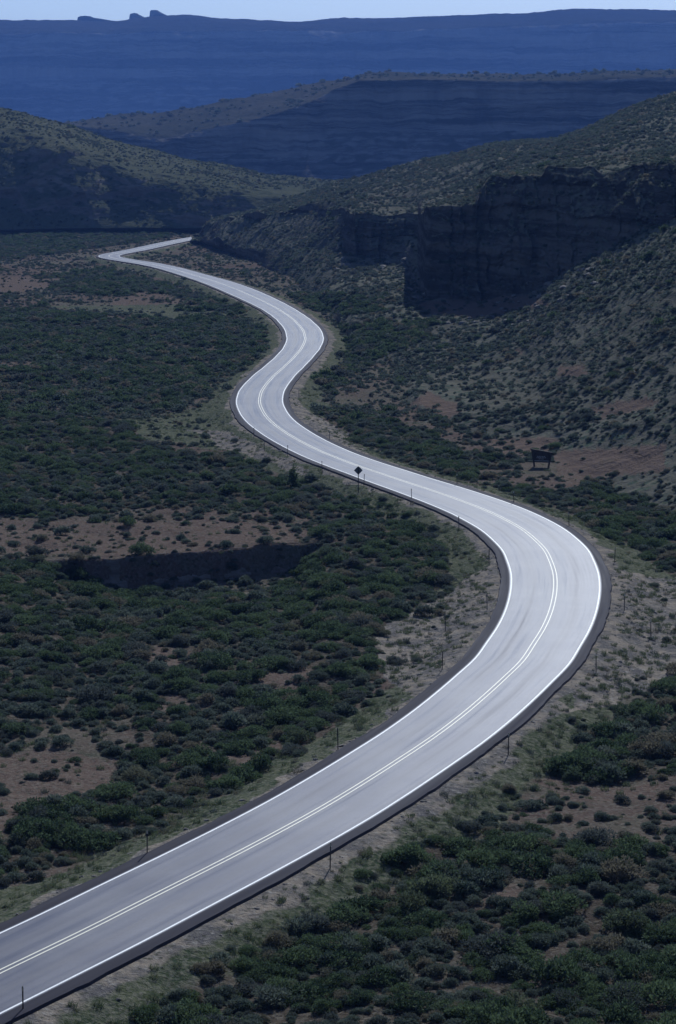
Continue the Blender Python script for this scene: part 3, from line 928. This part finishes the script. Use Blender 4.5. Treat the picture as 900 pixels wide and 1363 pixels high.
pg, ig = sprinkle(GV, d_green)
ps, is_ = sprinkle(GV, d_sage)
rg = np.where(c_th[ig] > .5, RNG.lognormal(-.32, .40, len(ig)), RNG.lognormal(-.55, .35, len(ig)))
rs = RNG.lognormal(-.92, .42, len(is_))
belt = inside(THICKET[6:7], *to_px(pg)[:2])
rg = np.where(belt, rg * 1.7, rg)

# slope and hill
def slope_points(V, sage, green, lo, hi):
    n = np.cross(V[:-1, 1:] - V[:-1, :-1], V[1:, :-1] - V[:-1, :-1])
    up = np.abs(n[..., 2]) / (np.linalg.norm(n, axis=-1) + 1e-9)
    c = cell(V)
    flatness = sstep(lo, hi, up) * (in_view(c) & (c[..., 2] > -1.6))
    cl = sstep(-.3, .35, fbm(c[..., 0] * .05, c[..., 1] * .04, 12, 4))
    qv = c.reshape(-1, 3)
    th, ba, gr, gv = (a.reshape(cl.shape) for a in cover(qv))
    rl, rh = road_lat(qv[:, 0], qv[:, 1])
    away = (sstep(1.9, 5.2, np.abs(rl) - rh - SHOULDER)).reshape(cl.shape)
    f = flatness * away * (1 - .9 * ba)
    a, _ = sprinkle(V, f * sage * (.45 + .9 * cl * cl) * np.clip(1.15 - c[..., 1] / 2000, .4, 1))
    b, j = sprinkle(V, f * (green * cl * cl + .55 * th))
    return a, b


nrow = 110 + 40 + 44 + 24 + 60
s1, g1 = slope_points(VS[:nrow], .80, .035, .45, .72)
s2, g2 = slope_points(VH[:150], .16, .005, .30, .5)
s3, _ = slope_points(VM[102:136], .010, 0, .3, .5)
ps = np.r_[ps, s1, s2, s3]
rs = np.r_[rs, RNG.lognormal(-.80, .36, len(s1)) * np.clip(.75 + s1[:, 1] / 1500, .9, 1.4), RNG.lognormal(-.45, .35, len(s2)), RNG.lognormal(.75, .35, len(s3))]
pg = np.r_[pg, g1, g2]
rg = np.r_[rg, RNG.lognormal(-.25, .35, len(g1)), RNG.lognormal(-.1, .3, len(g2))]
print('plants', len(pg), len(ps))


def scatter(name, pts, scale, meshes, kind_label, squash=None):
    """one object: plants nobody could count, instanced on their own root points"""
    me = bpy.data.meshes.new(name)
    me.vertices.add(len(pts))
    me.vertices.foreach_set('co', np.asarray(pts, np.float32).ravel())
    n = len(pts)
    attr(me, 'size', scale)
    attr(me, 'turn', RNG.random(n) * 6.283)
    attr(me, 'wide', np.asarray(scale) * RNG.uniform(.75, 1.3, n))
    attr(me, 'tall', RNG.uniform(.75, 1.15, n) if squash is None else squash)
    o = tag(link(name, me), kind_label, None, None, 'stuff')
    col = bpy.data.collections.new(name + '_kinds')
    for i, pm in enumerate(meshes):
        col.objects.link(bpy.data.objects.new('%s_%02d' % (name, i), pm))
    ng = bpy.data.node_groups.new(name, 'GeometryNodeTree')
    ng.interface.new_socket('Geometry', in_out='INPUT', socket_type='NodeSocketGeometry')
    ng.interface.new_socket('Geometry', in_out='OUTPUT', socket_type='NodeSocketGeometry')
    N = ng.nodes.new
    gi, go = N('NodeGroupInput'), N('NodeGroupOutput')
    ip, ci = N('GeometryNodeInstanceOnPoints'), N('GeometryNodeCollectionInfo')
    ci.inputs['Collection'].default_value = col
    ci.inputs['Separate Children'].default_value = True
    ci.inputs['Reset Children'].default_value = True
    ip.inputs['Pick Instance'].default_value = True

    def fa(nm):
        a = N('GeometryNodeInputNamedAttribute')
        a.data_type = 'FLOAT'
        a.inputs['Name'].default_value = nm
        return a.outputs['Attribute']
    rx, sx = N('ShaderNodeCombineXYZ'), N('ShaderNodeCombineXYZ')
    L = ng.links.new
    L(fa('turn'), rx.inputs[2])
    mu = N('ShaderNodeMath')
    mu.operation = 'MULTIPLY'
    sz = fa('size')
    L(sz, mu.inputs[0])
    L(fa('tall'), mu.inputs[1])
    L(fa('wide'), sx.inputs[0])
    L(sz, sx.inputs[1])
    L(mu.outputs[0], sx.inputs[2])
    rnd = N('FunctionNodeRandomValue')
    rnd.data_type = 'INT'
    rnd.inputs[4].default_value = 0
    rnd.inputs[5].default_value = len(meshes) - 1
    L(gi.outputs[0], ip.inputs['Points'])
    L(ci.outputs[0], ip.inputs['Instance'])
    L(rnd.outputs[2], ip.inputs['Instance Index'])
    L(rx.outputs[0], ip.inputs['Rotation'])
    L(sx.outputs[0], ip.inputs['Scale'])
    L(ip.outputs[0], go.inputs[0])
    md = o.modifiers.new('scatter', 'NODES')
    md.node_group = ng
    return o


def split_largest(p, r, n=298):
    px, py, d = to_px(p)
    vis = (px > 6) & (px < 894) & (py > 640) & (py < 1357)
    score = np.where(vis, r / d, 0)
    big = np.argsort(-score)[:n]
    rest = np.ones(len(p), bool)
    rest[big] = False
    return big, rest


def place_plants(p, r, meshes, name, word, group):
    big, rest = split_largest(p, r)
    lat, _ = road_lat(p[big, 0], p[big, 1])
    for i, l in zip(big, lat):
        k = random.randrange(len(meshes))
        o = bpy.data.objects.new(name, meshes[k])
        COL.objects.link(o)
        o.location = p[i]
        o.location.z -= .05
        o.rotation_euler.z = random.uniform(0, 6.283)
        o.scale = (r[i] * random.uniform(.8, 1.2), r[i] * random.uniform(.8, 1.2), r[i] * random.uniform(.75, 1.2))
        where = 'in the brush left of the road, inside the near bend'
        if l > 0:
            where = 'on the brushy ground below the near bend' if p[i][1] < 205 else 'along the far side of the near bend'
        tag(o, '%s %s' % (word, where), 'shrub', group)
    return rest


# keep the ground clear round the wooden signboard
_p = VS.reshape(-1, 3)
_x, _y, _ = to_px(_p)
SIGN_AT = _p[int(np.argmin((_x - 720) ** 2 + (_y - 629) ** 2))]


def off_sign(p, r):
    k = (np.abs(p[:, 0] - SIGN_AT[0]) > 2.6) | (p[:, 1] - SIGN_AT[1] > 4) | (p[:, 1] - SIGN_AT[1] < -7)
    return p[k], r[k]


rg, rs = np.minimum(rg, 1.5), np.minimum(rs, 1.2)
rs[-len(s3):] = RNG.lognormal(.75, .35, len(s3))
pg, rg = off_sign(pg, rg)
ps, rs = off_sign(ps, rs)
rest_g = place_plants(pg, rg, GREEN_NEAR, 'greasewood_shrub', 'dark bushy leafy shrub', 'bushy shrubs around the near road')
rest_s = place_plants(ps, rs, SAGE_NEAR, 'sagebrush', 'small low rounded sagebrush', 'sagebrush around the near road')
for name, p, r, rest, near, far, lab in (
        ('green_brush', pg, rg, rest_g, GREEN_NEAR, GREEN_FAR, 'dark green brush filling the valley floor'),
        ('sage_cover', ps, rs, rest_s, SAGE_NEAR, SAGE_FAR, 'grey-green sagebrush dotted over floor and slopes')):
    close = rest & (p[:, 1] < 330)
    scatter(name, p[close] - (0, 0, .05), r[close], near, lab + ' near the road')
    away = rest & (p[:, 1] >= 330)
    scatter(name, p[away] - (0, 0, .05), r[away], far, lab + ' far up the valley')

# grass tufts along the verges and on the open grass
TUFTS = []
for k in range(5):
    g = np.random.default_rng(500 + k)
    V = []
    for i in range(46):
        a, r = g.uniform(0, 6.283), .8 * math.sqrt(g.random())
        c = np.array((r * math.cos(a), r * math.sin(a), -.05))
        tip = c + np.array((g.normal() * .35, g.normal() * .35, g.uniform(.5, 1.15)))
        w = np.array((math.sin(a * 3), math.cos(a * 3), 0)) * .055
        V += [c - w, c + w, tip]
    TUFTS.append(mesh_from('grass_tuft', np.array(V), np.arange(len(V)).reshape(-1, 3)))
    TUFTS[-1].materials.append(M['dry'])
d_tuft = view * (cv[:, 1] < 420) * (c_q > .5) * np.clip(
    np.maximum(c_gr, 1 - sstep(5.0, 9.0, c_q)) * (.25 + .9 * fine) * sstep(.4, 2.2, c_q) + .12 * (1 - c_th) + .15 * c_gv, 0, 1) * np.clip(1.6 - cv[:, 1] / 260, .12, 1)
pt, it = sprinkle(GV, d_tuft * 1.9)
scatter('grass', pt, RNG.uniform(.14, .38, len(pt)), TUFTS, 'tufts of dry grass on the road verges')

# loose stones on the gravel
STONES = []
for k in range(4):
    bm_ = bmesh.new()
    bmesh.ops.create_icosphere(bm_, subdivisions=2, radius=1)
    for v in bm_.verts:
        c = v.co
        v.co = c * (1 + .35 * float(noise(c.x * 1.3 + k * 9, c.y * 1.3, c.z * 1.3)))
        v.co.z *= .6
    m_ = bpy.data.meshes.new('stone')
    bm_.to_mesh(m_)
    bm_.free()
    m_.materials.append(M['stone'])
    STONES.append(m_)
d_st = view * (cv[:, 1] < 330) * (c_q > .15) * np.clip(np.maximum(c_gv, 1 - sstep(.6, 2.4, c_q)) * (.3 + .8 * fine), 0, 1)
pst, _ = sprinkle(GV, d_st * 1.6)
scatter('gravel', pst, RNG.lognormal(-2.75, .5, len(pst)), STONES, 'loose stones scattered on the gravel shoulders')


tal = VS[84:116, 120:340]
pb, _ = sprinkle(tal, np.full((tal.shape[0] - 1, tal.shape[1] - 1), .10) * sstep(-.1, .4, fbm(cell(tal)[..., 0] * .08, cell(tal)[..., 1] * .06, 3, 3)))
scatter('rubble', pb, RNG.lognormal(-.75, .5, len(pb)), STONES, 'fallen rocks along the foot of the cliff')


# ------------------------------------------------------------------ picking a spot on the ground
def at(px, py):
    x, y, z = (float(v) for v in ray(px, py))
    t = np.linspace(60 / y, 900 / y, 6000)
    zz = floor_z(x * t, y * t)
    k = int(np.argmax(CAM_H + z * t < zz))
    return Vector((x * t[k], y * t[k], float(zz[k])))


# lone shrubs and the little juniper
for px, py, r, kind, lab in (
        (291, 617, 1.7, 'green', 'large dark green shrub alone on the pale grass inside the far bend'),
        (319, 617, 1.1, 'green', 'smaller dark green shrub just right of the large lone one'),
        (170, 700, 1.25, 'green', 'round dark green shrub alone on the bare terrace above the cut bank'),
        (82, 712, 1.1, 'sage', 'grey leafless-looking shrub at the left end of the bare terrace'),
        (338, 446, 1.4, 'green', 'dark shrub standing tight against the inside of the far left bend'),
        (188, 738, 1.5, 'green', 'dark bush on the very lip of the cut bank')):
    k = random.randrange(5)
    o = link('greasewood_shrub' if kind == 'green' else 'sagebrush', (GREEN_NEAR if kind == 'green' else SAGE_NEAR)[k])
    o.location = at(px, py)
    o.scale = (r, r, r * 1.1)
    tag(o, lab, 'shrub')

root = bpy.data.objects.new('juniper_tree', None)
COL.objects.link(root)
root.location = at(391, 648)
tag(root, 'small pointed dark green juniper rising above the brush left of the road', 'tree')
MB().tube((0, 0, -.2), (.05, .02, 2.3), .09, .02).build('trunk', M['bark'], root)
gen = np.random.default_rng(77)
cone = [(gen.normal() * .10 + .25 * (1 - h / 2.6) * math.cos(6.3 * gen.random()), gen.normal() * .1, h, .62 * (1 - h / 2.75) + .06) for h in np.linspace(.35, 2.5, 12)]
crown = leaf_mesh('crown', cone, 900, .26, .06, .5, 78)
link('crown', crown, M['green'], root)

# ------------------------------------------------------------------ delineator posts
POSTS = [
    (31, 1354, 'right', 'delineator post on the gravel in the bottom left corner'),
    (196, 1139, 'left', 'delineator post with two pale reflectors in the grass on the left verge'),
    (439.5, 1157, 'right', 'delineator post below the right edge line where the near straight begins'),
    (450, 998, 'left', 'delineator post on the left verge between grass and dense brush'),
    (676.5, 1005, 'right', 'delineator post on the right verge at the foot of the near bend'),
    (793.5, 895, 'right', 'delineator post on pale gravel just outside the near bend'),
    (866.5, 848, 'right', 'delineator post farthest out on the gravel flat outside the near bend'),
    (831, 813, 'right', 'delineator post beside grey gravel at the outermost point of the near bend'),
    (818, 749, 'right', 'delineator post on the grass edge above the outside of the near bend'),
    (757.5, 701, 'right', 'delineator post on the far verge behind the top of the near bend'),
    (684, 672, 'right', 'delineator post on the far verge below the wooden signboard'),
    (608.5, 648, 'right', 'delineator post on the far verge before the dense right-hand brush'),
    (588.5, 892, 'left', 'delineator post at the lower edge of the gravel inside the near bend'),
    (593, 840, 'left', 'delineator post at the upper edge of the gravel inside the near bend'),
    (648.5, 812, 'left', 'delineator post in grass against the inside curve of the near bend'),
    (651, 752, 'left', 'delineator post in grass at the tightest inside point of the near bend'),
    (611, 706, 'left', 'delineator post on the inside verge where the near bend opens'),
    (548, 668, 'left', 'delineator post on the grass verge right of the diamond sign'),
    (484.5, 648, 'left', 'delineator post standing just behind the diamond sign'),
    (429, 630, 'left', 'delineator post on the near verge left of the diamond sign'),
    (383, 608, 'left', 'delineator post on the stony verge below the far bend'),
    (352, 601, 'left', 'delineator post second along the stony verge below the far bend'),
    (338, 584, 'left', 'delineator post nearest the outside of the far left bend'),
    (439, 588, 'right', 'delineator post in front of the first dark bushes right of the road'),
    (398, 530, 'right', 'delineator post inside the far right-hand curve beside grass'),
]
post_me = MB().box(-.033, .033, -.012, .012, -.4, 1.5).box(-.012, .012, .012, .042, -.4, 1.5).build('delineator_post', M['metal'])
refl_me = MB().box(-.045, .045, -.026, -.0125, 1.28, 1.46).box(-.028, .028, -.034, -.0262, 1.31, 1.43).build('reflector', M['reflector'], post_me)
for i, (px, py, side, lab) in enumerate(POSTS):
    if i == 0:
        o, r = post_me, refl_me
    else:
        o, r = post_me.copy(), refl_me.copy()
        COL.objects.link(o)
        COL.objects.link(r)
        r.parent = o
    o.location = at(px, py)
    o.rotation_euler = (random.uniform(-.04, .04), random.uniform(-.04, .04), math.pi + random.uniform(-.25, .25) if side == 'left' else random.uniform(-.25, .25))
    if i == 1:
        o.rotation_euler.z = .1
    tag(o, 'thin dark ' + lab, 'post', 'roadside delineator posts')

# ------------------------------------------------------------------ signs
sg = bpy.data.objects.new('warning_sign', None)
COL.objects.link(sg)
sg.location = at(477, 656)
sg.rotation_euler.z = .12
tag(sg, 'dark diamond road sign seen from behind on a post beside the straight', 'sign')
MB().box(-.045, .045, -.05, .0, -.4, 3.05).build('post', M['metal'], sg)
h, c = .50, 2.62
pl = []
for k in range(4):
    a0 = math.pi / 2 * k
    for da in (-.09, .09):
        r_ = h / (1 + .04)
        pl.append((r_ * math.sin(a0 + da), c + r_ * math.cos(a0 + da)))
MB().prism(pl, .0, .006).build('plate', M['alu'], sg)
MB().box(-.25, .25, -.02, .0, c - .22, c - .18).box(-.25, .25, -.02, .0, c + .18, c + .22).build('brace', M['metal'], sg)

wb = bpy.data.objects.new('wooden_signboard', None)
COL.objects.link(wb)
wb.location = Vector(SIGN_AT) + Vector((0, 0, .35))
wb.rotation_euler.z = -.15
tag(wb, 'dark wooden signboard on splayed posts standing in red soil right of the road', 'sign')
Z0 = -.15
for pts in ([(-.86, Z0 - .4), (-.64, Z0 - .4), (-1.08, 2.40), (-1.32, 2.45)], [(.66, Z0 - .4), (.88, Z0 - .4), (1.32, 2.08), (1.08, 2.12)]):
    MB().prism(pts[::-1], -.09, .09).build('post', M['wood'], wb)
MB().prism([(-1.36, 2.60), (1.36, 2.16), (1.31, 1.86), (-1.28, 2.16)], -.14, .14).build('header_beam', M['wood'], wb)
bd = MB().prism([(-1.12, 2.14), (1.14, 1.88), (.98, .86), (-.90, .86)], -.04, .04).build('board', M['wood'], wb)
tx = MB()
for row, (z, x0, x1) in enumerate(((1.62, -.55, .45), (1.46, -.62, .55), (1.30, -.35, .30))):
    x = x0
    while x < x1:
        w_ = random.uniform(.10, .22)
        tx.box(x, min(x + w_, x1), -.052, -.0405, z - .045, z + .045)
        x += w_ + .05
tx.build('routed_lettering', M['panel'], bd)
MB().box(-.92, .98, -.06, -.042, 1.02, 1.10).build('batten', M['panel'], bd)
MB().prism([(-.92, .97), (.96, .97), (.94, .86), (-.90, .86)], -.11, -.07).build('bottom_rail', M['wood'], wb)

# ------------------------------------------------------------------ air
hz = MB().box(-8600, 8600, -160, 9200, -10, 420).build('haze', None)
tag(hz, kind='stuff')
hm = bpy.data.materials.new('hazy_air')
hm.use_nodes = True
ht_ = hm.node_tree
ht_.nodes.remove(ht_.nodes['Principled BSDF'])
pv = ht_.nodes.new('ShaderNodeVolumePrincipled')
pv.inputs['Color'].default_value = (*HAZE_COL, 1)
pv.inputs['Density'].default_value = HAZE_DENS
pv.inputs['Density Attribute'].default_value = ''
pv.inputs['Anisotropy'].default_value = 0.0
ht_.links.new(pv.outputs[0], ht_.nodes['Material Output'].inputs['Volume'])
hz.data.materials.append(hm)

# ------------------------------------------------------------------ light, sky, camera
az, el = math.radians(SUN_AZ), math.radians(SUN_EL)
to_sun = Vector((math.sin(az) * math.cos(el), math.cos(az) * math.cos(el), math.sin(el)))
sl = bpy.data.lights.new('sun', 'SUN')
sl.energy, sl.angle, sl.color = SUN_W, math.radians(.53), SUN_COL
so = bpy.data.objects.new('sun', sl)
COL.objects.link(so)
so.rotation_euler = to_sun.to_track_quat('Z', 'Y').to_euler()
W = bpy.data.worlds.new('World')
S.world = W
W.use_nodes = True
sky = W.node_tree.nodes.new('ShaderNodeTexSky')
sky.sky_type = 'NISHITA'
sky.sun_disc = False
sky.sun_elevation, sky.sun_rotation = el, az
sky.altitude, sky.air_density, sky.dust_density, sky.ozone_density = 1500, .75, 1.6, 3.0
tint = W.node_tree.nodes.new('ShaderNodeMix')
tint.data_type, tint.blend_type = 'RGBA', 'MULTIPLY'
tint.inputs['Factor'].default_value = 1.0
tint.inputs[7].default_value = (.93, 1.0, 1.10, 1)          # cool daylight film balance
W.node_tree.links.new(sky.outputs[0], tint.inputs[6])
W.node_tree.links.new(tint.outputs[2], W.node_tree.nodes['Background'].inputs[0])
W.node_tree.nodes['Background'].inputs[1].default_value = SKY_W

cam = bpy.data.cameras.new('camera')
cam.sensor_fit, cam.sensor_height, cam.sensor_width = 'VERTICAL', 36.0, 24.0
cam.lens = FOCAL / 1363 * 36
cam.clip_start, cam.clip_end = .5, 40000
co = bpy.data.objects.new('camera', cam)
COL.objects.link(co)
co.location = (0, 0, CAM_H)
co.rotation_euler = (math.pi / 2 - PITCH, 0, 0)
S.camera = co

S.view_settings.view_transform = 'Standard'
S.view_settings.look = 'None'
S.view_settings.gamma = 1
S.view_settings.exposure = EXPOSURE
S.render.engine = 'CYCLES'
S.cycles.use_denoising = True
S.cycles.max_bounces = 6
S.cycles.volume_bounces = 0
S.cycles.transparent_max_bounces = 4
S.cycles.use_adaptive_sampling = True
S.cycles.adaptive_threshold = .02
